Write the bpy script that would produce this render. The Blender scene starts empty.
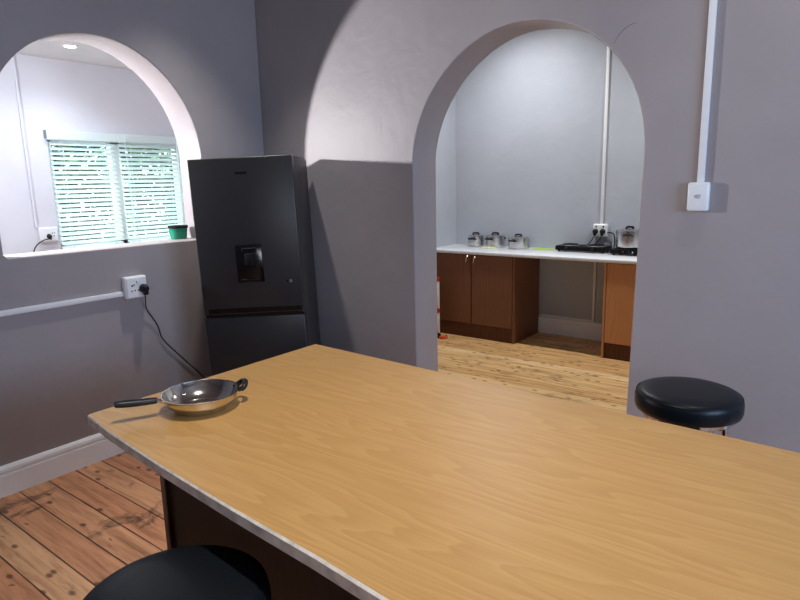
import bpy, bmesh, math, random
from mathutils import Vector, Matrix
random.seed(7)
C = bpy.context.scene.collection
PI = math.pi

# ------------------------------------------------------------------ materials
def srgb(r, g, b):
    f = lambda c: (c/255/12.92) if c/255 <= 0.04045 else ((c/255+0.055)/1.055)**2.4
    return (f(r), f(g), f(b), 1)

class NT:
    def __init__(s, name):
        s.m = bpy.data.materials.new(name); s.m.use_nodes = True
        s.n = s.m.node_tree.nodes; s.l = s.m.node_tree.links
        s.b = s.n['Principled BSDF']
    def new(s, t, **kw):
        x = s.n.new(t)
        for k, v in kw.items(): setattr(x, k, v)
        return x
    def link(s, a, b): s.l.new(a, b)
    def coords(s, scale=(1, 1, 1), rot=(0, 0, 0), loc=(0, 0, 0)):
        tc = s.new('ShaderNodeTexCoord'); mp = s.new('ShaderNodeMapping')
        mp.inputs['Scale'].default_value = scale
        mp.inputs['Rotation'].default_value = rot
        mp.inputs['Location'].default_value = loc
        s.link(tc.outputs['Object'], mp.inputs['Vector']); return mp.outputs['Vector']
    def noise(s, vec, scale, detail=3, rough=0.5, dist=0):
        x = s.new('ShaderNodeTexNoise')
        x.inputs['Scale'].default_value = scale; x.inputs['Detail'].default_value = detail
        x.inputs['Roughness'].default_value = rough; x.inputs['Distortion'].default_value = dist
        if vec is not None: s.link(vec, x.inputs['Vector'])
        return x.outputs['Fac']
    def ramp(s, fac, stops):
        x = s.new('ShaderNodeValToRGB'); e = x.color_ramp.elements
        while len(e) < len(stops): e.new(0.5)
        for i, (p, c) in enumerate(stops):
            e[i].position = p; e[i].color = c if len(c) == 4 else (*c, 1)
        s.link(fac, x.inputs['Fac']); return x.outputs['Color']
    def math(s, op, a, b=None, c=None):
        x = s.new('ShaderNodeMath', operation=op)
        for i, v in enumerate((a, b, c)):
            if v is None: continue
            if isinstance(v, (int, float)): x.inputs[i].default_value = v
            else: s.link(v, x.inputs[i])
        return x.outputs[0]
    def mix(s, fac, a, b, mode='MIX'):
        x = s.new('ShaderNodeMix', data_type='RGBA', blend_type=mode)
        for i, v in ((0, fac), (6, a), (7, b)):
            if isinstance(v, (int, float)): x.inputs[i].default_value = v
            elif isinstance(v, tuple): x.inputs[i].default_value = v
            else: s.link(v, x.inputs[i])
        return x.outputs[2]
    def bump(s, h, strength, dist):
        x = s.new('ShaderNodeBump'); x.inputs['Strength'].default_value = strength
        x.inputs['Distance'].default_value = dist
        s.link(h, x.inputs['Height']); s.link(x.outputs['Normal'], s.b.inputs['Normal'])
    def set(s, **kw):
        for k, v in kw.items(): s.b.inputs[k.replace('_', ' ')].default_value = v
        return s

def plain(name, col, rough=0.5, metal=0.0, spec=0.5, var=0.06, scale=30, bump=0.0):
    t = NT(name); v = t.coords()
    nz = t.noise(v, scale, 3)
    d = tuple(c*(1-var) for c in col[:3])+(1,); u = tuple(min(1, c*(1+var)) for c in col[:3])+(1,)
    t.link(t.ramp(nz, [(0.3, d), (0.7, u)]), t.b.inputs['Base Color'])
    t.set(Roughness=rough, Metallic=metal, Specular_IOR_Level=spec)
    if bump: t.bump(nz, bump, 0.01)
    return t.m

def paint(name, col, rough=0.42, bump=0.2):
    t = NT(name); v = t.coords()
    big = t.noise(v, 1.7, 4, 0.55); fine = t.noise(v, 14, 5, 0.6)
    d = tuple(c*0.94 for c in col[:3])+(1,); u = tuple(c*1.05 for c in col[:3])+(1,)
    t.link(t.ramp(big, [(0.3, d), (0.7, u)]), t.b.inputs['Base Color'])
    mid = t.noise(v, 5, 3, 0.5, 0.8)
    h = t.math('ADD', t.math('ADD', t.math('MULTIPLY', big, 2.2), t.math('MULTIPLY', fine, 0.35)), t.math('MULTIPLY', mid, 0.8))
    t.bump(h, bump, 0.02); t.set(Roughness=rough, Specular_IOR_Level=0.4); return t.m

def boards(name, cols, pitch, gap, stain=0.5, rough=0.42, off=0.0, kn=0.50):
    """planks running along X; their joints lie across Y"""
    t = NT(name); tc = t.new('ShaderNodeTexCoord'); sx = t.new('ShaderNodeSeparateXYZ')
    t.link(tc.outputs['Object'], sx.inputs[0])
    v = t.math('ADD', t.math('DIVIDE', sx.outputs['Y'], pitch), off)
    idx = t.math('FLOOR', v); fr = t.math('FRACT', v)
    wn = t.new('ShaderNodeTexWhiteNoise', noise_dimensions='1D'); t.link(idx, wn.inputs['W'])
    cmb = t.new('ShaderNodeCombineXYZ')
    t.link(t.math('ADD', t.math('MULTIPLY', sx.outputs['X'], 1.3), t.math('MULTIPLY', wn.outputs['Value'], 37)), cmb.inputs['X'])
    t.link(t.math('MULTIPLY', sx.outputs['Y'], 16), cmb.inputs['Y'])
    t.link(t.math('MULTIPLY', idx, 3.1), cmb.inputs['Z'])
    grain = t.noise(cmb.outputs[0], 2.0, 6, 0.6, 0.6)
    tint = t.ramp(wn.outputs['Value'], [(0.0, cols[0]), (0.5, cols[1]), (1.0, cols[2])])
    gcol = t.ramp(grain, [(0.28, (0.5, 0.42, 0.36, 1)), (0.5, (0.95, 0.93, 0.9, 1)), (0.75, (1.2, 1.18, 1.12, 1))])
    col = t.mix(1.0, tint, gcol, 'MULTIPLY')
    # knots
    cm2 = t.new('ShaderNodeCombineXYZ')
    t.link(t.math('ADD', t.math('MULTIPLY', sx.outputs['X'], 0.55), t.math('MULTIPLY', wn.outputs['Value'], 11)), cm2.inputs['X'])
    t.link(sx.outputs['Y'], cm2.inputs['Y'])
    vo = t.new('ShaderNodeTexVoronoi', voronoi_dimensions='2D'); vo.inputs['Scale'].default_value = 9.5
    t.link(cm2.outputs[0], vo.inputs['Vector'])
    knot = t.ramp(vo.outputs['Distance'], [(0.06, (1, 1, 1, 1)), (0.15, (0, 0, 0, 1))])
    wob = t.noise(cm2.outputs[0], 5, 2)
    kf = t.math('MULTIPLY', knot, t.math('GREATER_THAN', wob, kn))
    col = t.mix(t.math('MULTIPLY', kf, 0.8), col, tuple(c*0.22 for c in cols[0][:3])+(1,))
    # worn dark stains
    st = t.noise(tc.outputs['Object'], 3.2, 5, 0.7, 0.5)
    sf = t.ramp(st, [(0.58, (0, 0, 0, 1)), (0.68, (1, 1, 1, 1))])
    col = t.mix(t.math('MULTIPLY', sf, stain), col, (0.03, 0.018, 0.012, 1))
    # joints between the planks, uneven in width
    e = t.math('MINIMUM', fr, t.math('SUBTRACT', 1.0, fr))
    gw = t.math('MULTIPLY', t.noise(tc.outputs['Object'], 2.5, 2), gap*2)
    gf = t.math('LESS_THAN', e, gw)
    col = t.mix(t.math('MULTIPLY', gf, 0.85), col, (0.02, 0.012, 0.008, 1))
    t.link(col, t.b.inputs['Base Color'])
    t.set(Roughness=rough, Specular_IOR_Level=0.35)
    h = t.math('SUBTRACT', t.math('MULTIPLY', grain, 0.25), gf)
    t.bump(h, 0.35, 0.006); return t.m

def wood(name, c1, c2, along='Z', freq=30, rough=0.4, spec=0.4, warp=1.0, cath=0.0):
    """veneer with its grain along one axis, optional cathedral figure"""
    t = NT(name); tc = t.new('ShaderNodeTexCoord'); sx = t.new('ShaderNodeSeparateXYZ')
    t.link(tc.outputs['Object'], sx.inputs[0])
    axes = {'X': ('X', 'Y', 'Z'), 'Z': ('Z', 'X', 'Y')}[along]
    L, A, B = (sx.outputs[a] for a in axes)
    cmb = t.new('ShaderNodeCombineXYZ')
    t.link(t.math('MULTIPLY', L, 0.8), cmb.inputs['X'])
    t.link(t.math('MULTIPLY', A, 5), cmb.inputs['Y']); t.link(t.math('MULTIPLY', B, 5), cmb.inputs['Z'])
    wv = t.noise(cmb.outputs[0], 1.0, 3, 0.5, 0.2)
    ph = t.math('ADD', t.math('MULTIPLY', t.math('ADD', A, B), freq), t.math('MULTIPLY', wv, 9*warp))
    saw = t.math('FRACT', ph)
    ring = t.ramp(saw, [(0.0, (0, 0, 0, 1)), (0.75, (0.75, 0.75, 0.75, 1)), (0.9, (1, 1, 1, 1)), (1.0, (0, 0, 0, 1))])
    cm3 = t.new('ShaderNodeCombineXYZ')
    t.link(t.math('MULTIPLY', L, 4), cm3.inputs['X'])
    t.link(t.math('MULTIPLY', A, 160), cm3.inputs['Y']); t.link(t.math('MULTIPLY', B, 160), cm3.inputs['Z'])
    pore = t.noise(cm3.outputs[0], 1.0, 4, 0.6)
    f = t.math('ADD', t.math('MULTIPLY', ring, 0.45+cath), t.math('MULTIPLY', pore, 0.75))
    col = t.ramp(f, [(0.15, c1), (0.85, c2)])
    t.link(col, t.b.inputs['Base Color']); t.set(Roughness=rough, Specular_IOR_Level=spec)
    t.bump(pore, 0.06, 0.003); return t.m

def steel(name, col=(0.62, 0.61, 0.60, 1), rough=0.22):
    t = NT(name); v = t.coords((2, 2, 60))
    nz = t.noise(v, 6, 2)
    t.link(t.ramp(nz, [(0.3, tuple(c*0.85 for c in col[:3])+(1,)), (0.7, col)]), t.b.inputs['Base Color'])
    t.link(t.math('ADD', t.math('MULTIPLY', nz, 0.1), rough-0.05), t.b.inputs['Roughness'])
    t.set(Metallic=1.0); return t.m

M = {}
M['wall'] = paint('lilac_grey_paint', srgb(153, 146, 147), 0.48)
M['wall_kitchen'] = paint('kitchen_grey_paint', srgb(172, 177, 185), 0.45)
M['wall_scullery'] = paint('scullery_paint', srgb(206, 205, 212), 0.5, 0.15)
M['beige'] = paint('beige_paint', srgb(134, 126, 122), 0.6)
M['ceiling'] = paint('ceiling_white', srgb(240, 241, 243), 0.7, 0.1)
M['trim'] = paint('trim_gloss_white', srgb(242, 244, 248), 0.25, 0.08)
M['plastic'] = plain('white_plastic', srgb(226, 228, 230), 0.35, 0, 0.5, 0.02)
M['plastic_dark'] = plain('black_plastic', srgb(15, 15, 17), 0.4, 0, 0.35, 0.1)
M['mid_grey'] = plain('mid_grey_print', srgb(168, 170, 174), 0.5)
M['grey_plastic'] = plain('grey_plastic', srgb(120, 122, 126), 0.4, 0, 0.5, 0.05)
M['floor'] = boards('worn_red_pine_boards', (srgb(174, 116, 84), srgb(198, 140, 104), srgb(220, 174, 134)), 0.150, 0.026, 0.75, 0.45, 0.4)
M['floor_k'] = boards('pale_pine_boards', (srgb(206, 162, 106), srgb(222, 182, 126), srgb(234, 200, 150)), 0.128, 0.016, 0.45, 0.42, 0.0, 0.40)
M['oak'] = wood('honey_oak_veneer', srgb(174, 128, 70), srgb(196, 152, 92), 'X', 17, 0.42, 0.5, 1.6, -0.12)
M['lipping'] = plain('worn_edge_strip', srgb(206, 196, 188), 0.4, 0, 0.5, 0.3, 22)
M['dark_board'] = wood('chocolate_board', srgb(30, 18, 13), srgb(39, 24, 17), 'Z', 26, 0.45, 0.3)
M['board_edge'] = plain('board_edge_strip', srgb(118, 92, 76), 0.5)
M['cab'] = wood('walnut_melamine', srgb(104, 66, 42), srgb(124, 82, 54), 'Z', 34, 0.42, 0.35)
M['cab_light'] = wood('teak_melamine', srgb(186, 128, 84), srgb(204, 146, 98), 'Z', 34, 0.42, 0.35)
M['plinth'] = wood('plinth_board', srgb(74, 42, 26), srgb(96, 58, 36), 'Z', 30, 0.5, 0.3)
M['worktop'] = plain('white_worktop', srgb(226, 228, 230), 0.18, 0, 0.5, 0.03, 60)
M['vinyl'] = plain('black_vinyl', srgb(18, 22, 27), 0.36, 0, 0.22, 0.12, 160, 0.06)
M['chrome'] = steel('chrome_tube', (0.7, 0.7, 0.72, 1), 0.14)
M['steel'] = steel('brushed_steel', (0.60, 0.60, 0.60, 1), 0.24)
M['pan'] = steel('polished_pan_steel', (0.72, 0.68, 0.62, 1), 0.13)
M['graphite'] = plain('graphite_fridge', srgb(54, 54, 56), 0.36, 0.45, 0.5, 0.04, 8)
M['graphite_side'] = plain('graphite_side', srgb(60, 58, 59), 0.5, 0.1, 0.4, 0.04, 8)
M['gloss_black'] = plain('gloss_black', srgb(10, 10, 12), 0.15, 0, 0.5, 0.02)
M['black_enamel'] = plain('black_enamel', srgb(10, 10, 12), 0.5, 0, 0.15, 0.05)
M['iron'] = plain('cast_iron_plate', srgb(22, 22, 24), 0.6, 0.0, 0.15, 0.15)
M['brass'] = steel('pale_handle_metal', (0.75, 0.66, 0.5, 1), 0.25)
t = NT('white_slat'); t.set(Roughness=0.5)
t.link(t.ramp(t.noise(t.coords(), 12), [(0, srgb(232, 240, 240)), (1, srgb(240, 246, 246))]), t.b.inputs['Base Color'])
tl = t.new('ShaderNodeBsdfTranslucent'); tl.inputs['Color'].default_value = (0.82, 0.95, 0.95, 1)
ms = t.new('ShaderNodeMixShader'); ms.inputs[0].default_value = 0.4
t.link(t.b.outputs[0], ms.inputs[1]); t.link(tl.outputs[0], ms.inputs[2])
t.link(ms.outputs[0], t.n['Material Output'].inputs['Surface']); M['blind'] = t.m
M['frame'] = plain('white_window_paint', srgb(236, 238, 238), 0.4, 0, 0.4, 0.02)
M['green_pot'] = plain('green_glaze', srgb(20, 132, 104), 0.25, 0, 0.5, 0.1)
M['soil'] = plain('dark_soil', srgb(34, 30, 34), 0.9, 0, 0.2, 0.3)
M['lime'] = plain('lime_cloth', srgb(150, 186, 72), 0.8, 0, 0.2, 0.1, 60, 0.2)
M['pale_green'] = plain('pale_green_cloth', srgb(196, 200, 156), 0.8, 0, 0.2, 0.15, 60, 0.2)
M['red'] = plain('red_plastic', srgb(170, 44, 34), 0.4, 0, 0.5, 0.08)
M['orange'] = plain('orange_red_plastic', srgb(214, 92, 58), 0.45, 0, 0.5, 0.1)
M['bin_white'] = plain('off_white_plastic', srgb(214, 208, 202), 0.45, 0, 0.5, 0.03)
M['worn'] = plain('worn_white_edge', srgb(220, 212, 202), 0.4, 0, 0.5, 0.2, 40)
M['leaf'] = None
t = NT('hedge_leaf'); v = t.coords(); nz = t.noise(v, 5, 3)
t.link(t.ramp(nz, [(0.3, srgb(14, 36, 22)), (0.5, srgb(34, 66, 38)), (0.74, srgb(110, 150, 100))]), t.b.inputs['Base Color'])
t.set(Roughness=0.45); M['leaf'] = t.m
M['bark'] = plain('bark', srgb(80, 66, 54), 0.9, 0, 0.2, 0.3, 20)
M['ground'] = plain('garden_soil', srgb(104, 96, 78), 0.95, 0, 0.1, 0.3, 4)
t = NT('window_glass')
t.set(Roughness=0.0, Transmission_Weight=1.0, IOR=1.02); t.b.inputs['Base Color'].default_value = (0.95, 0.99, 0.98, 1)
t.link(t.ramp(t.noise(t.coords(), 3), [(0, (0.94, 0.98, 0.97, 1)), (1, (0.96, 1, 0.99, 1))]), t.b.inputs['Base Color'])
M['glass'] = t.m
t = NT('lamp_glow'); t.b.inputs['Emission Color'].default_value = (0.95, 0.98, 1, 1); t.set(Emission_Strength=25)
M['glow'] = t.m

# ------------------------------------------------------------------ mesh helpers
class MB:
    """collects shapes; link() writes them as ONE mesh object"""
    def __init__(s): s.bm = bmesh.new()
    def _xf(s, verts, mat):
        if mat is not None: bmesh.ops.transform(s.bm, matrix=mat, verts=verts)
    def box(s, x0, x1, y0, y1, z0, z1, bev=0.0, seg=2, mat=None):
        r = bmesh.ops.create_cube(s.bm, size=1.0); vs = r['verts']
        bmesh.ops.transform(s.bm, verts=vs, matrix=Matrix.Translation(((x0+x1)/2, (y0+y1)/2, (z0+z1)/2)) @
                            Matrix.Diagonal((abs(x1-x0), abs(y1-y0), abs(z1-z0), 1)))
        if bev > 0:
            es = list({e for v in vs for e in v.link_edges})
            r = bmesh.ops.bevel(s.bm, geom=es, offset=bev, segments=seg, profile=0.5, affect='EDGES')
            vs = list({v for f in r['faces'] for v in f.verts} | {v for v in vs if v.is_valid})
        s._xf(vs, mat); return s
    def lathe(s, prof, n=40, mat=None, sx=1.0, sy=1.0):
        rings = []
        allv = []
        for (r, z) in prof:
            if r < 1e-6:
                ring = [s.bm.verts.new((0, 0, z))]
            else:
                ring = [s.bm.verts.new((r*sx*math.cos(2*PI*k/n), r*sy*math.sin(2*PI*k/n), z)) for k in range(n)]
            rings.append(ring); allv += ring
        for a, b in zip(rings, rings[1:]):
            for k in range(n):
                k2 = (k+1) % n
                if len(a) == 1 and len(b) == 1: continue
                if len(a) == 1: f = (a[0], b[k2], b[k])
                elif len(b) == 1: f = (a[k], a[k2], b[0])
                else: f = (a[k], a[k2], b[k2], b[k])
                s.bm.faces.new(f)
        s._xf(allv, mat); return s
    def tube(s, pts, r, n=10, closed=False, mat=None, flat=1.0):
        pts = [Vector(p) for p in pts]; rings = []; N = len(pts); allv = []
        up0 = Vector((0, 0, 1))
        for i, p in enumerate(pts):
            if closed: d = (pts[(i+1) % N]-pts[i-1])
            else: d = pts[min(i+1, N-1)]-pts[max(i-1, 0)]
            d.normalize()
            u = up0 if abs(d.z) < 0.93 else Vector((0.6, 0.8, 0))
            a = d.cross(u).normalized(); b = a.cross(d).normalized()
            rr = r[i] if isinstance(r, (list, tuple)) else r
            ring = [s.bm.verts.new(p+a*rr*math.cos(2*PI*k/n)+b*rr*flat*math.sin(2*PI*k/n)) for k in range(n)]
            rings.append(ring); allv += ring
        pairs = list(zip(rings, rings[1:])) + ([(rings[-1], rings[0])] if closed else [])
        for a, b in pairs:
            for k in range(n): s.bm.faces.new((a[k], a[(k+1) % n], b[(k+1) % n], b[k]))
        if not closed:
            s.bm.faces.new(list(reversed(rings[0]))); s.bm.faces.new(rings[-1])
        s._xf(allv, mat); return s
    def prism(s, poly, z0, z1, mat=None):
        a = [s.bm.verts.new((x, y, z0)) for x, y in poly]; b = [s.bm.verts.new((x, y, z1)) for x, y in poly]
        n = len(poly)
        s.bm.faces.new(list(reversed(a))); s.bm.faces.new(b)
        for k in range(n): s.bm.faces.new((a[k], a[(k+1) % n], b[(k+1) % n], b[k]))
        s._xf(a+b, mat); return s
    def link(s, name, mat, parent=None, smooth=True, recalc=True, ang=35, loc=None):
        if recalc: bmesh.ops.recalc_face_normals(s.bm, faces=s.bm.faces[:])
        me = bpy.data.meshes.new(name); s.bm.to_mesh(me); s.bm.free()
        if smooth:
            for p in me.polygons: p.use_smooth = True
            me.set_sharp_from_angle(angle=math.radians(ang))
        me.materials.append(mat)
        o = bpy.data.objects.new(name, me); C.objects.link(o)
        if parent is not None: o.parent = parent
        if loc is not None: o.location = loc
        return o

def tag(o, label, cat, group=None):
    o['label'] = label; o['category'] = cat
    if group: o['group'] = group
    return o
def thing(name, label, cat, loc=(0, 0, 0), rz=0.0, group=None):
    o = bpy.data.objects.new(name, None); C.objects.link(o)
    o.location = loc; o.rotation_euler = (0, 0, rz); o.empty_display_size = 0.05
    return tag(o, label, cat, group)
def struct(o): o['kind'] = 'structure'; return o
def copy_tree(o, parent=None):
    c = o.copy(); C.objects.link(c)
    if parent is not None: c.parent = parent
    for ch in [x for x in bpy.data.objects if x.parent == o and x != c]: copy_tree(ch, c)
    return c
def smooth_path(pts, n=8):
    P = [Vector(p) for p in pts]; out = []
    for i in range(len(P)-1):
        p0 = P[max(i-1, 0)]; p1 = P[i]; p2 = P[i+1]; p3 = P[min(i+2, len(P)-1)]
        for k in range(n):
            t = k/n
            out.append(0.5*((2*p1)+(p2-p0)*t+(2*p0-5*p1+4*p2-p3)*t*t+(3*p1-p0-3*p2+p3)*t**3))
    out.append(P[-1]); return out

def holed_wall(name, outer, hole, thick, mat, M4, bev=0.008):
    """2D outline with an opening, given real thickness"""
    cu = bpy.data.curves.new(name+'_c', 'CURVE'); cu.dimensions = '2D'; cu.fill_mode = 'BOTH'
    for lp in (outer, hole) if hole else (outer,):
        sp = cu.splines.new('POLY'); sp.points.add(len(lp)-1)
        for p, (x, y) in zip(sp.points, lp): p.co = (x, y, 0, 1)
        sp.use_cyclic_u = True
    cu.extrude = thick/2-bev; cu.bevel_depth = bev; cu.bevel_resolution = 2; cu.offset = -bev
    o = bpy.data.objects.new(name+'_c', cu); C.objects.link(o)
    dg = bpy.context.evaluated_depsgraph_get()
    me = bpy.data.meshes.new_from_object(o.evaluated_get(dg))
    C.objects.unlink(o); bpy.data.objects.remove(o)
    me.name = name; me.transform(M4)
    for p in me.polygons: p.use_smooth = True
    me.set_sharp_from_angle(angle=math.radians(30))
    me.materials.clear(); me.materials.append(mat)
    w = bpy.data.objects.new(name, me); C.objects.link(w); return struct(w)

# ------------------------------------------------------------------ the setting
XL, YB, T = -3.525, 3.024, 0.25
XR, YF, HC = 2.6, -2.6, 3.4
YK, XK = 5.885, -3.67           # kitchen back and left wall
XS, HS, YS = -5.5, 2.676, 4.2  # scullery window wall, its ceiling and far end

MB().box(XL-T, XR+0.2, YF-0.2, YB+0.12, -0.1, 0).link('floor', M['floor'], smooth=False); struct(bpy.data.objects['floor'])
struct(MB().box(XK-0.2, 1.2, YB+0.12, YK+0.2, -0.1, 0).link('floor_kitchen', M['floor_k'], smooth=False))
struct(MB().box(XS-0.2, XL-T, -0.7, YS+0.2, -0.1, 0).link('floor_scullery', M['floor_k'], smooth=False))
struct(MB().box(XL-T, XR+0.2, YF-0.2, YB+T, HC, HC+0.1).link('ceiling', M['beige'], smooth=False))
struct(MB().box(XK-0.2, 1.2, YB+T, YK+0.2, HC, HC+0.1).link('ceiling_kitchen', M['ceiling'], smooth=False))
struct(MB().box(XS-0.2, XL-T, -0.7, YS+0.2, HS, HS+0.1).link('ceiling_scullery', M['ceiling'], smooth=False))

# doorway arch in the back wall (x, z), traced as measured: 1.34 m wide, 2.39 m high
cx, hw, zs, rise = -1.520, 0.670, 1.705, 0.690
hole = [(cx-hw, -0.001), (cx-hw, zs)]
for k in range(1, 64):
    a = PI-PI*k/64; e = 1.07 if k < 32 else 0.94
    hole.append((cx+hw*math.copysign(abs(math.cos(a))**e, math.cos(a)), zs+rise*math.sin(a)**e))
hole += [(cx+hw, zs), (cx+hw-0.027, -0.001)]
outer = [(XL-T, 0)] + hole[:0] + [(XL-T, HC), (XR+0.2, HC), (XR+0.2, 0)]
outline = [(XL-T, 0), (XL-T, HC), (XR+0.2, HC), (XR+0.2, 0), (cx+hw-0.027, 0)] + list(reversed(hole[1:-1])) + [(cx-hw, 0)]
# local (x, y, z) -> world (x, thickness, z)
Mb = Matrix(((1, 0, 0, 0), (0, 0, -1, YB+T/2), (0, 1, 0, 0), (0, 0, 0, 1)))
holed_wall('wall_back', outline, None, T, M['wall'], Mb)

# arched pass-through in the left wall (y, z)
cy, hy, z0, zsp, ris = 1.862, 0.620, 1.255, 1.79, 0.658
ph = [(cy-hy+0.02, z0), (cy-hy, z0+0.02), (cy-hy, zsp)]
for k in range(1, 64):
    a = PI-PI*k/64; c, s_ = math.cos(a), math.sin(a)
    e = 0.93 if c < 0 else 1.04
    ph.append((cy+hy*math.copysign(abs(c)**(e), c), zsp+ris*abs(s_)**(e)))
ph += [(cy+hy, zsp), (cy+hy, z0)]
Ml = Matrix(((0, 0, 1, XL-T/2), (1, 0, 0, 0), (0, 1, 0, 0), (0, 0, 0, 1)))
holed_wall('wall_left', [(YF-0.2, 0), (YB-0.001, 0), (YB-0.001, HC), (YF-0.2, HC)], ph, T, M['wall'], Ml)
# right wall and the wall behind the camera
struct(MB().box(XR, XR+0.2, YF-0.2, YB, 0, HC).link('wall_right', M['wall'], smooth=False))
struct(MB().box(XL, XR, YF-0.2, YF, 0, HC).link('wall_front', M['beige'], smooth=False))
# kitchen
struct(MB().box(XK-0.2, 1.2, YK, YK+0.2, 0, HC).link('wall_kitchen_back', M['wall_kitchen'], smooth=False))
struct(MB().box(XK-0.2, XK, YB+T, YK, 0, HC).link('wall_kitchen_left', M['wall_kitchen'], smooth=False))
struct(MB().box(1.0, 1.2, YB+T, YK, 0, HC).link('wall_kitchen_right', M['wall_kitchen'], smooth=False))
# scullery
Ms = Matrix(((0, 0, 1, XS-0.1), (1, 0, 0, 0), (0, 1, 0, 0), (0, 0, 0, 1)))
WY0, WY1, WZ0, WZ1 = 2.385, 3.66, 1.07, 2.06
holed_wall('wall_scullery_window', [(-0.7, 0), (YS+0.2, 0), (YS+0.2, HS), (-0.7, HS)],
           [(WY0, WZ0), (WY1, WZ0), (WY1, WZ1), (WY0, WZ1)], 0.2, M['wall_scullery'], Ms, 0.004)
struct(MB().box(XS, XL-T, YS, YS+0.2, 0, HS).link('wall_scullery_end', M['wall_scullery'], smooth=False))
struct(MB().box(XS, XL-T, -0.7, -0.5, 0, HS).link('wall_scullery_near', M['wall_scullery'], smooth=False))
struct(MB().box(XK-0.28, XK-0.2, YB+T, YS, 0, HS).link('wall_scullery_side', M['wall_scullery'], smooth=False))
struct(MB().box(XS-4, XS-0.2, -2, 8, -0.15, -0.02).link('ground', M['ground'], smooth=False))

# baseboards: moulded profile (out, z)
PROF = [(0, 0), (0.024, 0), (0.024, 0.118), (0.016, 0.123), (0.016, 0.130), (0.024, 0.135), (0.022, 0.150), (0.012, 0.162), (0, 0.165)]
def baseboard(name, a, b, nrm, prof=PROF):
    a = Vector(a); b = Vector(b); n = Vector(nrm); mb = MB()
    A = [mb.bm.verts.new((a.x+n.x*p, a.y+n.y*p, z)) for p, z in prof]
    B = [mb.bm.verts.new((b.x+n.x*p, b.y+n.y*p, z)) for p, z in prof]
    k = len(prof)
    for i in range(k): mb.bm.faces.new((A[i], A[(i+1) % k], B[(i+1) % k], B[i]))
    mb.bm.faces.new(A); mb.bm.faces.new(list(reversed(B)))
    return struct(mb.link(name, M['trim'], ang=25))
baseboard('baseboard_left', (XL, YF, 0), (XL, YB, 0), (1, 0, 0))
baseboard('baseboard_back_left', (XL+0.025, YB, 0), (cx-hw, YB, 0), (0, -1, 0))
baseboard('baseboard_back_right', (cx+hw-0.02, YB, 0), (XR, YB, 0), (0, -1, 0))
baseboard('baseboard_kitchen', (XK, YK, 0), (1.0, YK, 0), (0, -1, 0), [(p, z*1.06) for p, z in PROF])

# hairline plaster crack above the doorway
ck = smooth_path([(-1.012, YB-0.0002, 2.218), (-0.985, YB-0.0002, 2.258), (-0.955, YB-0.0002, 2.283), (-0.915, YB-0.0002, 2.294)], 6)
o = MB().tube(ck, 0.0012, 5).link('trim_1', M['grey_plastic']); struct(o)

# ------------------------------------------------------------------ scullery window, blinds
wf = MB()
for (y0, y1, zz0, zz1) in ((WY0, WY1, WZ0, WZ0+0.06), (WY0, WY1, WZ1-0.06, WZ1), (WY0, WY0+0.05, WZ0, WZ1), (WY1-0.05, WY1, WZ0, WZ1), (2.945, 3.035, WZ0, WZ1)):
    wf.box(XS-0.12, XS-0.05, y0, y1, zz0, zz1, 0.004, 1)
wnd = struct(wf.link('window_1', M['frame']))
for (y0, y1) in ((WY0+0.05, 2.945), (3.035, WY1-0.05)):
    MB().box(XS-0.092, XS-0.086, y0, y1, WZ0+0.06, WZ1-0.06).link('window_pane', M['glass'], wnd, smooth=False)
MB().box(XS-0.05, XS+0.035, WY0-0.02, WY1+0.02, WZ0-0.032, WZ0, 0.006).link('window_sill', M['frame'], wnd)

def blind(y0, y1, label):
    r = thing('venetian_blind', label, 'blind', (XS+0.012, (y0+y1)/2, WZ0), 0, 'blinds over the scullery window')
    h = (y1-y0)/2; top = 1.02
    MB().box(-0.026, 0.034, -h-0.018, h+0.018, top-0.075, top, 0.004, 1).link('headrail', M['blind'], r)
    sl = MB(); n = 23; dz = (top-0.10)/n
    for i in range(n):
        z = 0.035+i*dz
        sl.box(-0.024, 0.024, -h+0.004, h-0.004, -0.0016, 0.0016, 0, 1, Matrix.Translation((0, 0, z)) @ Matrix.Rotation(math.radians(32), 4, 'Y'))
    sl.link('slats', M['blind'], r, smooth=False)
    MB().box(-0.022, 0.022, -h+0.004, h-0.004, 0.004, 0.020, 0.003, 1).link('bottom_rail', M['blind'], r)
    for yy in (-h+0.10, h-0.10):
        cd = MB()
        for xx in (-0.025, 0.025): cd.tube([(xx, yy, 0.012), (xx, yy, top-0.05)], 0.0022, 5)
        cd.link('ladder_cord', M['blind'], r)
    return r
b1 = blind(2.385, 2.950, 'white slatted blind over the left half of the scullery window')
b2 = blind(2.988, 3.610, 'white slatted blind over the right half of the scullery window')
w_ = MB().tube([(0.036, -0.26, 0.98), (0.040, -0.26, 0.45), (0.041, -0.26, 0.10)], 0.004, 8).link('tilt_wand', M['blind'], b2)
MB().tube([(0.036, 0.27, 0.97), (0.036, 0.272, 0.5), (0.036, 0.27, 0.16)], [0.010]*3, 8).link('pull_cord', M['blind'], b2)
MB().box(-0.028, 0.034, -0.306, -0.3015, 0.955, 1.024, 0.001, 1).link('bracket', M['grey_plastic'], b1)

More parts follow.
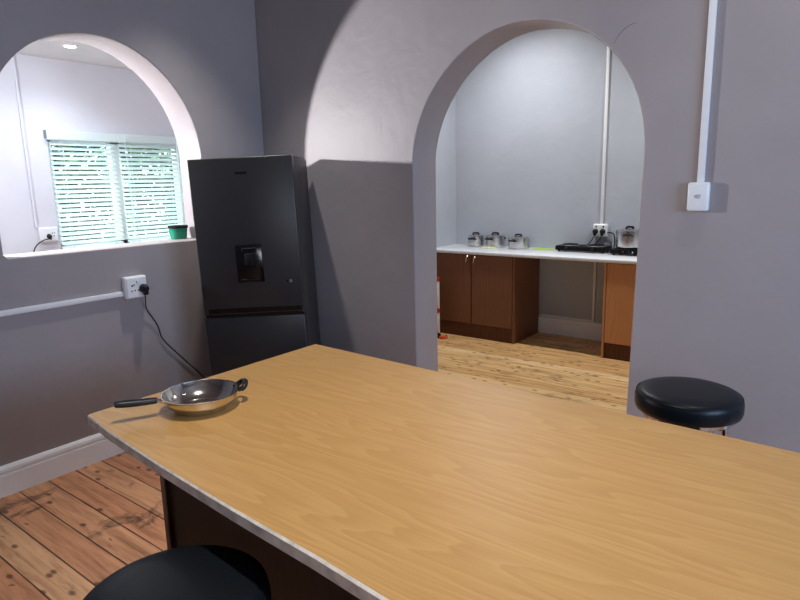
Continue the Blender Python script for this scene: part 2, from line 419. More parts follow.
# hedge outside the window
hd = thing('hedge', 'leafy green hedge close outside the scullery window', 'hedge', (-7.35, 3.5, -0.02))
lf = MB()
for i in range(30000):
    y = random.uniform(-2.0, 2.4); z = random.uniform(0.25, 2.45); x = random.gauss(0, 0.24)
    # ragged holes where the sky shows through
    if math.sin(y*5.3+z*3.1)*math.cos(z*6.7-y*2.9) > 0.86 and random.random() < 0.95: continue
    s = random.uniform(0.034, 0.068)
    q = Matrix.Translation((x, y, z)) @ Matrix.Rotation(random.uniform(0, 2*PI), 4, 'Z') @ Matrix.Rotation(random.uniform(-1.2, 1.2), 4, 'X') @ Matrix.Rotation(random.uniform(-1, 1), 4, 'Y')
    ps = [(-s, 0, 0), (-s*0.2, -s*0.45, s*0.12), (s, 0, -s*0.1), (-s*0.2, s*0.45, s*0.12)]
    vs = [lf.bm.verts.new(q @ Vector(p)) for p in ps]
    lf.bm.faces.new((vs[0], vs[1], vs[2])); lf.bm.faces.new((vs[0], vs[2], vs[3]))
lf.link('foliage', M['leaf'], hd, recalc=False)
for k in range(7):
    yy = -1.9+k*0.66
    MB().tube([(0, yy, 0), (0.05, yy+0.05, 0.9), (-0.04, yy-0.06, 1.8)], [0.03, 0.02, 0.008], 7).link('stem', M['bark'], hd)

# green planter on the pass-through sill
pt = thing('plant_pot', 'small green glazed pot of dark soil on the pass-through sill beside the blind', 'pot', (-3.715, 2.385, z0), 0)
MB().lathe([(0, 0), (0.048, 0), (0.053, 0.006), (0.060, 0.068), (0.060, 0.076)], 32).link('pot', M['green_pot'], pt)
MB().lathe([(0.060, 0.072), (0.065, 0.074), (0.065, 0.090), (0.058, 0.090), (0.056, 0.074)], 32).link('rim', M['soil'], pt)
MB().lathe([(0, 0.086), (0.03, 0.085), (0.0565, 0.080), (0.0565, 0.07)], 24).link('soil', M['soil'], pt)

# recessed downlight of the scullery
dl = thing('downlight', 'small round recessed downlight glowing in the scullery ceiling', 'ceiling light', (-4.95, 2.40, HS))
MB().lathe([(0.038, -0.001), (0.052, -0.006), (0.058, -0.003), (0.058, 0.0)], 32).link('trim_ring', M['plastic'], dl)
MB().lathe([(0, -0.003), (0.039, -0.003), (0.039, 0.0)], 32).link('lamp', M['glow'], dl)

# ------------------------------------------------------------------ sockets, trunking
def socket_thing(name, label, loc, rz, w, h, d, holes, cat='socket'):
    """box on a wall: local x along the wall, -y out of the wall"""
    r = thing(name, label, cat, loc, rz)
    MB().box(-w/2, w/2, -d, 0, -h/2, h/2, min(0.012, d*0.3), 3).link('box', M['plastic'], r)
    MB().box(-w/2+0.008, w/2-0.008, -d-0.004, -d+0.002, -h/2+0.008, h/2-0.008, 0.002, 1).link('face_plate', M['plastic'], r)
    for (x, z, s) in holes: MB().box(x-s, x+s, -d-0.0048, -d-0.002, z-s, z+s).link('socket_hole', M['plastic_dark'], r, smooth=False)
    return r
def plug_mesh(r, loc, s=1.0, parent_name='plug'):
    mb = MB()
    mb.lathe([(0, 0), (0.017*s, 0), (0.021*s, 0.006*s), (0.021*s, 0.016*s), (0.015*s, 0.032*s), (0.010*s, 0.040*s), (0, 0.041*s)], 20,
             Matrix.Translation(loc) @ Matrix.Rotation(PI/2, 4, 'X'))
    mb.box(-0.010*s, 0.010*s, -0.034*s, -0.014*s, -0.030*s, 0.0, 0.004, 2, Matrix.Translation(loc))
    return mb.link(parent_name, M['plastic_dark'], r)

# left wall of the main room: local x -> -y?  rz=+90deg turns local x to +y and -y to +x
s1 = socket_thing('wall_socket', 'white double wall socket at the end of the trunking below the pass-through', (XL, 1.915, 1.010), PI/2, 0.140, 0.135, 0.048,
                  [(-0.030, 0.012, 0.005), (-0.018, 0.016, 0.004), (-0.034, -0.020, 0.004), (-0.014, -0.018, 0.004), (0.004, 0.032, 0.006), (0.008, -0.018, 0.004)])
MB().box(0.002, 0.020, -0.0555, -0.051, 0.024, 0.042, 0.001, 1).link('rocker_switch', M['plastic'], s1)
tr = tag(MB().box(XL, XL+0.020, YF+0.01, 1.844, 0.962, 0.992, 0.004, 2).link('cable_trunking', M['plastic']),
         'white horizontal cable trunking along the left wall below the pass-through', 'trunking')
# fridge power cord with its plug
pc = thing('power_cord', 'black cord and plug hanging from the wall socket down behind the fridge', 'cord', (XL, 1.950, 1.000), PI/2)
plug_mesh(pc, (0, -0.052, 0), 1.3)
cord = smooth_path([(0.0, -0.076, -0.028), (0.012, -0.050, -0.075), (0.030, -0.022, -0.14), (0.095, -0.012, -0.255), (0.125, -0.010, -0.355), (0.215, -0.010, -0.47),
                    (0.30, -0.010, -0.57), (0.39, -0.012, -0.68), (0.47, -0.015, -0.80), (0.55, -0.03, -0.985)], 7)
MB().tube(cord, 0.0036, 8).link('cord', M['plastic_dark'], pc)

# scullery socket with conduit and short cord
s2 = socket_thing('wall_socket', 'white wall socket beside the left end of the scullery window', (XS, 2.290, 1.232), PI/2, 0.15, 0.125, 0.035,
                  [(0.025, 0.012, 0.004), (0.042, 0.012, 0.004), (0.035, -0.012, 0.004)])
tag(MB().box(XS, XS+0.018, 2.196, 2.216, 1.290, HS, 0.003, 1).link('cable_conduit', M['wall_scullery']),
    'thin white vertical conduit left of the scullery window', 'trunking')
sc = thing('power_cord', 'short black plug and cord in the socket left of the scullery window', 'cord', (XS, 2.282, 1.220), PI/2)
plug_mesh(sc, (0.0, -0.040, 0), 0.95)
MB().tube(smooth_path([(-0.005, -0.075, -0.02), (-0.06, -0.07, -0.03), (-0.11, -0.05, -0.07), (-0.135, -0.03, -0.14), (-0.14, -0.02, -0.25), (-0.14, -0.015, -0.6), (-0.14, -0.02, -1.19)], 7), 0.005, 8).link('cord', M['plastic_dark'], sc)

# right of the doorway: junction box and its vertical conduit
jb = thing('junction_box', 'white rounded switch box at the foot of the conduit right of the doorway', 'switch box', (-0.597, YB, 1.507))
MB().box(-0.044, 0.044, -0.040, 0.002, -0.064, 0.064, 0.010, 3).link('cover', M['plastic'], jb)
em = MB()
for (x, z, w, h) in ((-0.009, 0.002, 0.0045, 0.006), (-0.001, 0.004, 0.0035, 0.007), (0.008, 0.005, 0.0045, 0.005), (0.003, -0.005, 0.007, 0.0025)):
    em.box(x-w, x+w, -0.0408, -0.0395, z-h, z+h)
em.link('emblem', M['mid_grey'], jb, smooth=False)
tag(MB().box(-0.609, -0.580, YB-0.020, YB+0.002, 1.569, HC, 0.004, 2).link('cable_trunking', M['plastic']),
    'white vertical conduit running up the wall right of the doorway arch', 'trunking')

# ------------------------------------------------------------------ the big table
tb = thing('kitchen_table', 'large honey oak topped island table in the foreground', 'table', (0, 0, 0))
ztop, zth = 0.900, 0.030
near = [(-1.888, 0.838), (-1.70, 0.806), (-1.374, 0.770), (-1.05, 0.742), (-0.778, 0.724), (-0.588, 0.706), (-0.2, 0.680), (0.62, 0.640)]
poly = near + [(0.62, 1.722), (-1.897, 1.848)]
# rounded left front corner
poly = [(-1.9005, 0.846), (-1.8985, 0.838), (-1.892, 0.834)] + poly[1:]
def inset_poly(p, d):
    c = Vector((-0.63, 1.27)); return [tuple(Vector(q)-(Vector(q)-c).normalized()*d) for q in p]
tm = MB(); tp = [[tm.bm.verts.new((x, y, z)) for x, y in q] for q, z in ((poly, ztop-0.007), (poly, ztop-0.0045), (inset_poly(poly, 0.0055), ztop))]
tm.bm.faces.new(list(reversed(tp[0]))); tm.bm.faces.new(tp[2])
for a_, b_ in ((tp[0], tp[1]), (tp[1], tp[2])):
    for q in range(len(poly)): tm.bm.faces.new((a_[q], a_[(q+1) % len(poly)], b_[(q+1) % len(poly)], b_[q]))
tt = tm.link('tabletop', M['oak'], tb, smooth=False)
tt.data.materials.append(M['worn'])
for p in tt.data.polygons:
    if abs(p.normal.z) < 0.95: p.material_index = 1
MB().prism(inset_poly(poly, 0.003), ztop-zth, ztop-0.007).link('core_board', M['dark_board'], tb, smooth=False)
# edge strip running around the board
ed = MB(); n = len(poly); c0 = []
for q in (poly, inset_poly(poly, 0.003)):
    c0.append([[ed.bm.verts.new((x, y, z)) for x, y in q] for z in (ztop-zth, ztop-0.007)])
(ol, oh), (il, ih) = c0
for k in range(n):
    j = (k+1) % n
    ed.bm.faces.new((ol[k], ol[j], oh[j], oh[k])); ed.bm.faces.new((il[k], ih[k], ih[j], il[j]))
    ed.bm.faces.new((ol[k], il[k], il[j], ol[j])); ed.bm.faces.new((oh[k], oh[j], ih[j], ih[k]))
e_ = ed.link('edge_strip', M['lipping'], tb, smooth=False); e_['label'] = 'scuffed pale edge strip'
zb = ztop-zth
MB().box(-1.56, -1.544, 0.872, 1.70, 0, zb).link('end_panel', M['dark_board'], tb, smooth=False)
MB().box(-1.5605, -1.5435, 0.868, 0.872, 0, zb).link('panel_edge', M['board_edge'], tb, smooth=False)
MB().box(0.30, 0.316, 0.872, 1.62, 0, zb).link('end_panel', M['dark_board'], tb, smooth=False)
MB().box(-1.544, 0.30, 0.880, 0.896, 0, zb).link('front_panel', M['dark_board'], tb, smooth=False)
MB().box(-1.544, 0.30, 1.60, 1.616, 0, zb).link('back_panel', M['dark_board'], tb, smooth=False)

# ------------------------------------------------------------------ frying pan on the table
dirx, diry = -0.105, -0.232; ang = math.atan2(diry, dirx)
fp = thing('frying_pan', 'shallow stainless steel pan with a long black handle on the table corner', 'pan', (-1.637, 1.078, ztop+0.0005), ang)
prof = [(0, 0.0), (0.072, 0.0), (0.080, 0.003), (0.100, 0.020), (0.113, 0.040), (0.1165, 0.053), (0.121, 0.0555), (0.1212, 0.0575),
        (0.1165, 0.0575), (0.111, 0.042), (0.098, 0.023), (0.079, 0.0065), (0.068, 0.0045), (0, 0.004)]
MB().lathe(prof, 64).link('bowl', M['pan'], fp, ang=50)
MB().tube([(0.112, 0, 0.045), (0.128, 0, 0.0505), (0.136, 0, 0.052)], [0.010, 0.009, 0.009], 12, flat=0.7).link('handle_collar', M['pan'], fp)
hp = smooth_path([(0.132, 0, 0.052), (0.165, 0, 0.054), (0.205, 0, 0.057), (0.235, 0, 0.060), (0.249, 0, 0.061), (0.252, 0, 0.061)], 5)
rr = [0.0120+0.0035*math.sin(PI*min(1, i/(len(hp)-1)*1.15)) for i in range(len(hp))]; rr[-1] = 0.004; rr[-2] = 0.009
MB().tube(hp, rr, 14, flat=0.75).link('handle', M['plastic_dark'], fp)
for yy in (-0.024, 0.024):
    MB().tube([(-0.110, yy*0.9, 0.047), (-0.120, yy, 0.047), (-0.126, yy, 0.050)], 0.006, 10).link('bracket', M['plastic_dark'], fp)
MB().tube(smooth_path([(-0.122, -0.026, 0.048), (-0.133, -0.026, 0.056), (-0.141, -0.014, 0.063), (-0.143, 0, 0.065), (-0.141, 0.014, 0.063), (-0.133, 0.026, 0.056), (-0.122, 0.026, 0.048)], 5), 0.0088, 12).link('helper_handle', M['plastic_dark'], fp)

# ------------------------------------------------------------------ stools
def make_stool(label, x, y, rz):
    r = thing('bar_stool', label, 'stool', (x, y, 0), rz, 'round black bar stools')
    z = 0.672
    MB().lathe([(0, z), (0.185, z), (0.196, z+0.006), (0.2005, z+0.022), (0.2005, z+0.050), (0.197, z+0.066), (0.188, z+0.078), (0.170, z+0.085), (0.12, z+0.089), (0, z+0.091)], 72).link('seat', M['vinyl'], r, ang=60)
    MB().tube([(0.1945*math.cos(2*PI*k/72), 0.1945*math.sin(2*PI*k/72), z+0.071) for k in range(72)], 0.0022, 6, True).link('piping', M['vinyl'], r)
    MB().lathe([(0.150, z-0.022), (0.172, z-0.022), (0.178, z-0.016), (0.178, z+0.001), (0.150, z+0.001), (0.150, z-0.022)], 56).link('seat_ring', M['chrome'], r)
    for k in range(4):
        a = PI/4+k*PI/2; ca, sa = math.cos(a), math.sin(a)
        lg = MB().tube([(0.158*ca, 0.158*sa, z-0.012), (0.175*ca, 0.175*sa, 0.35), (0.198*ca, 0.198*sa, 0.012)], 0.0125, 12).link('leg', M['chrome'], r)
        MB().lathe([(0, 0), (0.017, 0), (0.0175, 0.004), (0.016, 0.03), (0.0126, 0.034)], 16, Matrix.Translation((0.1985*ca, 0.1985*sa, 0))).link('foot_cap', M['plastic_dark'], lg)
    MB().tube([(0.184*math.cos(2*PI*k/56), 0.184*math.sin(2*PI*k/56), 0.26) for k in range(56)], 0.008, 8, True).link('footrest', M['chrome'], r)
    return r
make_stool('round black vinyl stool in front of the near long side of the table', -1.083, 0.605, 0.25)
make_stool('round black vinyl stool behind the table by the right wall of the doorway', -0.490, 2.535, 0.40)

# ------------------------------------------------------------------ fridge, set diagonally in the corner
FA = math.radians(37.4); lean = math.radians(-1.7)
fr = thing('fridge', 'tall dark graphite fridge freezer with water dispenser standing across the corner', 'fridge', (-2.872, 2.337, 0), FA)
W2 = 0.305; D = 0.60; Hf = 1.765
LM = Matrix.Translation((-W2, 0, 0.035)) @ Matrix.Rotation(lean, 4, 'Y') @ Matrix.Translation((W2, 0, -0.035))
LM = Matrix.Rotation(lean, 4, 'Y')
MB().box(-W2+0.004, W2-0.004, 0.062, D, 0.055, Hf-0.012, 0.006, 2, LM).link('body', M['graphite_side'], fr)
dr = MB(); dr.box(-W2, W2, 0, 0.058, 0.838, Hf, 0.007, 3, LM); dr = dr.link('fridge_door', M['graphite'], fr)
fz = MB(); fz.box(-W2, W2, 0, 0.058, 0.07, 0.822, 0.007, 3, LM); fz = fz.link('freezer_door', M['graphite'], fr)
MB().box(-W2+0.03, W2-0.012, -0.0015, 0.02, 0.846, 0.876, 0.001, 1, LM).link('handle_recess', M['gloss_black'], dr)
MB().box(-W2+0.010, W2-0.010, 0.002, 0.056, 0.823, 0.838, 0, 1, LM).link('door_seal', M['gloss_black'], fr)
dc = 0.002
dsp = MB().box(dc-0.080, dc+0.080, -0.004, 0.03, 1.028, 1.256, 0.004, 2, LM).link('water_dispenser', M['gloss_black'], dr)
MB().box(dc-0.024, dc+0.030, -0.016, -0.003, 1.135, 1.205, 0.004, 2, LM).link('dispenser_paddle', M['grey_plastic'], dsp).data.materials[0] = M['iron']
MB().box(dc-0.040, dc+0.044, -0.009, -0.003, 1.215, 1.238, 0.003, 1, LM).link('dispenser_panel', M['black_enamel'], dsp)
MB().box(dc-0.055, dc+0.055, -0.014, -0.003, 1.040, 1.052, 0.003, 1, LM).link('drip_tray', M['black_enamel'], dsp)
MB().box(-0.032, 0.036, -0.001, 0.004, 1.668, 1.682, 0, 1, LM).link('badge', M['iron'], dr)
MB().box(0.212, 0.222, -0.001, 0.004, 1.022, 1.036, 0, 1, LM).link('sticker', M['iron'], dr)
MB().box(0.232, 0.246, -0.001, 0.004, 1.018, 1.036, 0, 1, LM).link('sticker', M['grey_plastic'], dr)
MB().box(-W2+0.01, W2-0.01, 0.02, D-0.02, Hf-0.014, Hf+0.002, 0.005, 2, LM).link('top_cap', M['graphite_side'], fr)
for (fx, zz) in ((-W2+0.06, 0.062), (W2-0.06, 0.072)):
    for fy in (0.10, D-0.08):
        MB().lathe([(0, 0), (0.022, 0), (0.022, 0.012), (0.012, 0.016), (0.012, zz)], 16, Matrix.Translation((fx, fy, 0))).link('foot', M['plastic_dark'], fr)

# ------------------------------------------------------------------ kitchen cabinets
CF, CT = 5.30, 0.900   # front of the doors, worktop height
wt = tag(MB().box(XK+0.002, -0.55, CF-0.035, YK-0.002, CT-0.030, CT, 0.006, 2).link('worktop', M['worktop']),
         'long white worktop over the kitchen cabinets', 'worktop')
cb = thing('base_cabinet', 'brown two door base cabinet under the left end of the worktop', 'cabinet', (0, 0, 0))
MB().box(XK+0.004, -2.655, CF+0.002, YK-0.03, 0.14, CT-0.031).link('carcass', M['cab'], cb, smooth=False)
MB().box(-2.654, -2.636, CF-0.016, YK-0.03, 0, CT-0.031).link('side_panel', M['cab'], cb, smooth=False)
MB().box(XK+0.004, -2.656, CF-0.002, CF+0.012, 0, 0.14).link('plinth', M['plinth'], cb, smooth=False)
def bow_handle(parent, x, y, z, tilt):
    pts = smooth_path([(-0.004, 0, -0.038), (-0.002, -0.020, -0.026), (0.001, -0.026, 0), (0.004, -0.020, 0.026), (0.006, 0, 0.038)], 5)
    MB().tube(pts, 0.0055, 8, mat=Matrix.Translation((x, y, z)) @ Matrix.Rotation(tilt, 4, 'Y')).link('handle', M['brass'], parent)
for (x0, x1, hx, tl) in ((XK+0.01, -3.128, -3.164, 0.1), (-3.115, -2.660, -3.078, 0.1)):
    d = MB().box(x0, x1, CF-0.018, CF, 0.150, CT-0.038, 0.002, 1).link('door', M['cab'], cb)
    bow_handle(d, hx, CF-0.018, 0.822 if hx < -3.1 else 0.814, tl)
rc = thing('base_cabinet', 'lighter brown base cabinet at the right end of the worktop, right of the open gap', 'cabinet', (0, 0, 0))
MB().box(-1.747, -1.0, CF+0.002, YK-0.03, 0.14, CT-0.031).link('carcass', M['cab_light'], rc, smooth=False)
MB().box(-1.767, -1.749, CF-0.016, YK-0.03, 0, CT-0.031).link('side_panel', M['cab_light'], rc, smooth=False)
MB().box(-1.747, -1.0, CF-0.002, CF+0.012, 0, 0.14).link('plinth', M['plinth'], rc, smooth=False)
for (x0, x1, hx) in ((-1.743, -1.385, -1.41), (-1.377, -1.004, -1.35)):
    d = MB().box(x0, x1, CF-0.018, CF, 0.150, CT-0.038, 0.002, 1).link('door', M['cab_light'], rc)
    bow_handle(d, hx, CF-0.018, 0.81, 0.3)
# conduit inside the open gap
cg = MB(); cg.box(-2.070, -2.045, YK-0.018, YK, 0.190, CT-0.031, 0.003, 1); cg.box(-2.63, -2.045, YK-0.018, YK, 0.178, 0.198, 0.003, 1)
tag(cg.link('cable_trunking', M['plastic']), 'white trunking on the wall inside the open gap under the worktop', 'trunking')

# kitchen socket and conduit
s3 = socket_thing('wall_socket', 'white double socket with two plugs above the kitchen worktop', (-2.015, YK, 1.100), 0, 0.138, 0.125, 0.045,
                  [(-0.035, 0.036, 0.008), (0.035, 0.036, 0.008)])
tag(MB().box(-2.026, -1.998, YK-0.020, YK, 1.158, HC, 0.004, 2).link('cable_conduit', M['plastic']),
    'white vertical conduit up the kitchen wall above the double socket', 'trunking')
def kitchen_cord(label, px, path):
    r = thing('power_cord', label, 'cord', (px, YK, 1.092), 0)
    plug_mesh(r, (0, -0.049, 0), 1.25)
    MB().tube(smooth_path(path, 7), 0.0045, 8).link('cord', M['plastic_dark'], r)
kitchen_cord('black plug and cord in the left hole of the kitchen double socket', -2.052,
             [(0, -0.085, -0.035), (-0.015, -0.088, -0.07), (-0.055, -0.055, -0.115), (-0.085, -0.025, -0.145), (-0.10, -0.012, -0.1875)])
kitchen_cord('black plug and cord in the right hole of the kitchen double socket', -1.982,
             [(0, -0.085, -0.035), (-0.015, -0.088, -0.07), (-0.065, -0.055, -0.115), (-0.095, -0.025, -0.145), (-0.11, -0.012, -0.1875)])
# ------------------------------------------------------------------ hotplates
def hotplate(label, x, y, w, dep, burners, knobs):
    r = thing('hotplate', label, 'hotplate', (x, y, CT), 0)
    MB().box(-w/2, w/2, -dep/2, dep/2, 0.014, 0.058, 0.008, 3).link('body', M['black_enamel'], r)
    for bx in burners:
        b = MB().lathe([(0, 0.066), (0.025, 0.066), (0.03, 0.070), (0.074, 0.070), (0.078, 0.066), (0.078, 0.057)], 40, Matrix.Translation((bx, 0.0, 0))).link('burner', M['iron'], r)
        MB().lathe([(0.079, 0.057), (0.090, 0.057), (0.092, 0.061), (0.088, 0.064), (0.079, 0.063), (0.079, 0.057)], 40, Matrix.Translation((bx, 0, 0))).link('burner_ring', M['steel'], b)
    for kx in knobs:
        MB().lathe([(0, 0.018), (0.012, 0.018), (0.014, 0.014), (0.016, 0)], 20, Matrix.Translation((kx, -dep/2, 0.036)) @ Matrix.Rotation(PI/2, 4, 'X')).link('knob', M['plastic_dark'], r)
    for sx in (-1, 1):
        for sy in (-1, 1):
            MB().lathe([(0, 0), (0.012, 0), (0.014, 0.015)], 12, Matrix.Translation((sx*(w/2-0.03), sy*(dep/2-0.03), 0))).link('foot', M['plastic_dark'], r)
    return r
hp2 = hotplate('black double hotplate on the worktop, left of the steel pot with the black lid knob', -2.138, 5.752, 0.49, 0.21, (-0.13, 0.13), (-0.13, 0.13))
hp1 = hotplate('black single hotplate under the large pot at the right end of the worktop', -1.700, 5.70, 0.25, 0.25, (0.0,), (0.05,))
MBc = smooth_path([(-1.948, YK-0.022, 1.078), (-1.92, YK-0.03, 1.082), (-1.885, YK-0.03, 1.068), (-1.872, YK-0.03, 1.01), (-1.876, YK-0.03, 0.945), (-1.882, YK-0.04, 0.912), (-1.862, YK-0.08, 0.9065), (-1.835, YK-0.12, 0.918), (-1.822, YK-0.13, 0.925)], 7)
MB().tube([p-Vector((-1.700, 5.70, CT)) for p in MBc], 0.0055, 8).link('power_cord', M['plastic_dark'], hp1)
MB().box(-0.012, 0.0, -0.1262, -0.124, 0.03, 0.042).link('indicator_light', M['red'], hp1, smooth=False)
MB().box(0.075, 0.085, -0.1262, -0.124, 0.028, 0.042).link('rating_mark', M['plastic'], hp1, smooth=False)

# ------------------------------------------------------------------ pots
def pot(label, x, y, z, r_, h, hang, group=None):
    r = thing('cooking_pot', label, 'pot', (x, y, z), hang, group)
    MB().lathe([(0, 0), (r_*0.93, 0), (r_*0.985, 0.004), (r_, 0.012), (r_, h), (r_+0.003, h+0.002), (r_+0.003, h+0.004), (r_-0.003, h+0.004), (r_-0.003, 0.006), (0, 0.005)], 48).link('body', M['steel'], r)
    ld = MB().lathe([(0, h+0.020), (r_*0.35, h+0.018), (r_*0.75, h+0.011), (r_*0.97, h+0.005), (r_+0.002, h+0.0045), (r_+0.002, h+0.0025), (r_*0.9, h+0.004), (0, h+0.012)], 48).link('lid', M['steel'], r)
    ld.rotation_euler = (0, 0, 0.52-hang)
    kn = MB(); kn.tube(smooth_path([(-0.029, 0, h+0.012), (-0.030, 0, h+0.026), (-0.02, 0, h+0.033), (0.02, 0, h+0.033), (0.030, 0, h+0.026), (0.029, 0, h+0.012)], 4), 0.0095, 10)
    kn.link('lid_handle', M['plastic_dark'], ld)
    for s in (-1, 1):
        MB().tube(smooth_path([(s*(r_-0.002), -0.036, h*0.74), (s*(r_+0.020), -0.036, h*0.78), (s*(r_+0.032), -0.018, h*0.80), (s*(r_+0.034), 0, h*0.80), (s*(r_+0.032), 0.018, h*0.80), (s*(r_+0.020), 0.036, h*0.78), (s*(r_-0.002), 0.036, h*0.74)], 4), 0.0090, 10).link('side_handle', M['plastic_dark'], r)
    return r
G = 'lidded steel pots on the worktop'
pot('leftmost of the three lidded steel pots on the left of the kitchen worktop', -3.345, 5.765, CT, 0.084, 0.108, 1.63, G)
pot('middle of the three lidded steel pots on the left of the kitchen worktop', -3.115, 5.780, CT, 0.096, 0.114, 1.36, G)
pot('steel lidded pot standing nearest the green cloth, right of the other two', -2.830, 5.750, CT, 0.102, 0.108, 1.42, G)
pot('large lidded steel pot standing on the single hotplate', -1.690, 5.700, CT+0.0705, 0.118, 0.150, 1.75, G)

# ------------------------------------------------------------------ cloths, rack, red scrap
def crumple(name, label, cat, x, y, w, d, h, mat, rz, seed):
    rnd = random.Random(seed); mb = MB(); nx, ny = 16, 10
    top = []; bot = []
    for j in range(ny+1):
        rt = []; rb = []
        for i in range(nx+1):
            u = i/nx*2-1; v = j/ny*2-1
            edge = max(0, 1-max(abs(u), abs(v))**4)
            zz = h*edge*(0.45+0.55*abs(math.sin(u*4+seed)*math.cos(v*3+u*2+seed)))
            wob = 1+0.08*math.sin(3*u+5*v+seed)
            px, py = u*w/2*wob*(1-0.12*v*v), v*d/2*wob*(1-0.15*u*u)
            rt.append(mb.bm.verts.new((px, py, 0.003+zz))); rb.append(mb.bm.verts.new((px, py, 0.0005+max(0, zz-0.003)*0.0)))
        top.append(rt); bot.append(rb)
    for j in range(ny):
        for i in range(nx):
            mb.bm.faces.new((top[j][i], top[j][i+1], top[j+1][i+1], top[j+1][i]))
            mb.bm.faces.new((bot[j][i], bot[j+1][i], bot[j+1][i+1], bot[j][i+1]))
    for i in range(nx):
        mb.bm.faces.new((bot[0][i], bot[0][i+1], top[0][i+1], top[0][i])); mb.bm.faces.new((top[ny][i], top[ny][i+1], bot[ny][i+1], bot[ny][i]))
    for j in range(ny):
        mb.bm.faces.new((top[j][0], top[j+1][0], bot[j+1][0], bot[j][0])); mb.bm.faces.new((bot[j][nx], bot[j+1][nx], top[j+1][nx], top[j][nx]))
    o = mb.link(name, mat, None, ang=60); o.location = (x, y, CT); o.rotation_euler = (0, 0, rz)
    return tag(o, label, cat)
crumple('cleaning_cloth', 'lime green cloth lying flat between the pots and the double hotplate', 'cloth', -2.555, 5.77, 0.23, 0.12, 0.007, M['lime'], 0.1, 2)
crumple('cleaning_cloth', 'small pale yellow green scrap of cloth in front of the middle pot', 'cloth', -3.10, 5.61, 0.16, 0.08, 0.016, M['pale_green'], 0.2, 5)

rk = thing('storage_trolley', 'white and red drawer trolley just showing behind the doorway edge', 'trolley', (-3.525, 4.93, 0))
for (za, zb_, zc) in ((0.085, 0.270, 0.318), (0.322, 0.600, 0.643)):
    dw = MB().box(-0.135, 0.135, -0.175, 0.175, za, zb_, 0.010, 2).link('drawer', M['bin_white'], rk)
    MB().box(-0.139, 0.139, -0.179, 0.179, zb_, zc, 0.006, 2).link('drawer_rim', M['red'], dw)
for sx in (-1, 1):
    for sy in (-1, 1):
        MB().box(sx*0.124-0.012, sx*0.124+0.012, sy*0.165-0.012, sy*0.165+0.012, 0.055, 0.600, 0.004, 1).link('post', M['bin_white'], rk)
        MB().lathe([(0, -0.012), (0.024, -0.012), (0.0275, -0.008), (0.0275, 0.008), (0.024, 0.012), (0, 0.012)], 20, Matrix.Translation((sx*0.124, sy*0.165, 0.0275)) @ Matrix.Rotation(PI/2, 4, 'X')).link('caster', M['plastic_dark'], rk)

rs = thing('toy_car', 'small red orange plastic scrap on the kitchen floor beside the trolley', 'plastic scrap', (-3.345, 5.10, 0), 0.5)
rs.name = 'plastic_scrap'
MB().lathe([(0.018, 0.0), (0.032, 0.0), (0.036, 0.010), (0.034, 0.026), (0.022, 0.030), (0.018, 0.024), (0.018, 0.0)], 24, sx=1.25).link('ring', M['orange'], rs)
MB().lathe([(0, 0.0), (0.012, 0.0), (0.013, 0.02), (0.008, 0.034), (0, 0.036)], 16, Matrix.Translation((0.03, 0.012, 0.0))).link('cap', M['plastic_dark'], rs)

# ------------------------------------------------------------------ light
def lamp(name, kind, loc, energy, col=(1, 1, 1), size=0.05, target=None, spot=None, blend=0.5, sy=None):
    d = bpy.data.lights.new(name, kind); d.energy = energy; d.color = col
    if kind == 'AREA':
        d.size = size
        if sy: d.shape = 'RECTANGLE'; d.size_y = sy
    else: d.shadow_soft_size = size
    if kind == 'SPOT': d.spot_size = spot; d.spot_blend = blend
    o = bpy.data.objects.new(name, d); C.objects.link(o); o.location = loc
    if target is not None:
        o.rotation_euler = (Vector(target)-Vector(loc)).to_track_quat('-Z', 'Y').to_euler()
    return o
COOL = (0.90, 0.95, 1.0); WARM = (1.0, 0.93, 0.84)
# ceiling downlights of the main room, plus a fill spot added over the table
for (x, y, e, a) in ((-2.94, 2.23, 160, 74), (-0.21, 2.56, 40, 92), (-0.9, 0.9, 200, 82)):
    lamp('ceiling_spot', 'SPOT', (x, y, HC-0.04), e, (1.0, 0.96, 0.90), 0.04, (x, y, 0), math.radians(a), 1.0)
# kitchen downlights
for (x, y) in ((-2.75, 5.06), (-0.8, 5.06)):
    lamp('kitchen_spot', 'SPOT', (x, y, HC-0.04), 165, (0.98, 0.98, 1.0), 0.05, (x, y, 0), math.radians(150), 1.0)
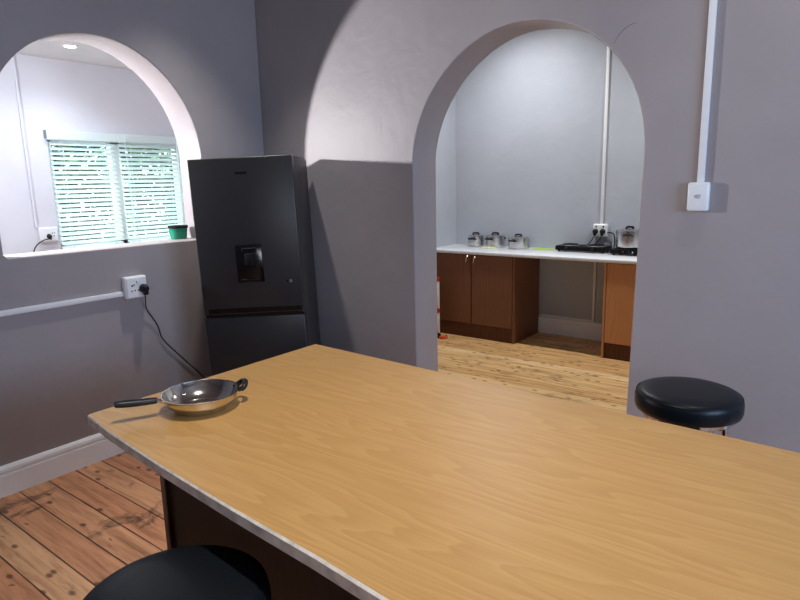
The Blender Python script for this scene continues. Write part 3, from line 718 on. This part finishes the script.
# scullery: downlight, added spot brightening the window wall, unseen lamp
lamp('scullery_spot', 'SPOT', (-4.95, 2.40, HS-0.02), 40, (0.84, 0.93, 1.0), 0.03, (-4.95, 2.40, 0), math.radians(140), 1.0)
lamp('scullery_spot', 'SPOT', (-4.05, 0.6, HS-0.05), 135, (0.84, 0.93, 1.0), 0.04, (XS, 2.95, 1.65), math.radians(100), 1.0)
lamp('scullery_lamp', 'SPOT', (-4.80, 0.85, 2.00), 440, (0.98, 0.96, 1.0), 0.05, (-2.5, 2.7, 2.0), math.radians(110), 0.5)
# area light inside the closed right wall, for daylight of an unseen window
lamp('daylight_fill', 'AREA', (XR-0.03, 1.1, 1.6), 172, (0.48, 0.68, 1.0), 2.0, (XR-2, 1.1, 1.3), sy=1.3)
lamp('daylight_fill', 'AREA', (1.7, YF+0.03, 1.6), 62, (0.88, 0.90, 1.0), 1.4, (1.3, 0, 1.3), sy=1.3)  # added fill at the closed front wall, brightens the table's near edge

# sky
w = bpy.data.worlds.new('sky'); bpy.context.scene.world = w; w.use_nodes = True
bg = w.node_tree.nodes['Background']; bg.inputs['Color'].default_value = (0.85, 0.96, 1.0, 1); bg.inputs['Strength'].default_value = 15.0

# ------------------------------------------------------------------ camera
yaw, pitch, roll = math.radians(37.4), math.radians(11.0), math.radians(1.3)
fw = Vector((-math.sin(yaw)*math.cos(pitch), math.cos(yaw)*math.cos(pitch), -math.sin(pitch)))
rt = Vector((math.cos(yaw), math.sin(yaw), 0)); up = rt.cross(fw)
r2 = rt*math.cos(roll)-up*math.sin(roll); u2 = rt*math.sin(roll)+up*math.cos(roll)
cd = bpy.data.cameras.new('camera'); cam = bpy.data.objects.new('camera', cd); C.objects.link(cam)
cam.matrix_world = Matrix(((r2.x, u2.x, -fw.x, 0), (r2.y, u2.y, -fw.y, 0), (r2.z, u2.z, -fw.z, 1.60), (0, 0, 0, 1)))
cd.sensor_fit = 'HORIZONTAL'; cd.sensor_width = 36; cd.lens = 605/800*36; cd.clip_start = 0.05
sc_ = bpy.context.scene; sc_.camera = cam
sc_.view_settings.view_transform = 'Standard'; sc_.view_settings.look = 'None'
sc_.view_settings.exposure = 0.0; sc_.view_settings.gamma = 1.0; sc_.view_settings.use_curve_mapping = False
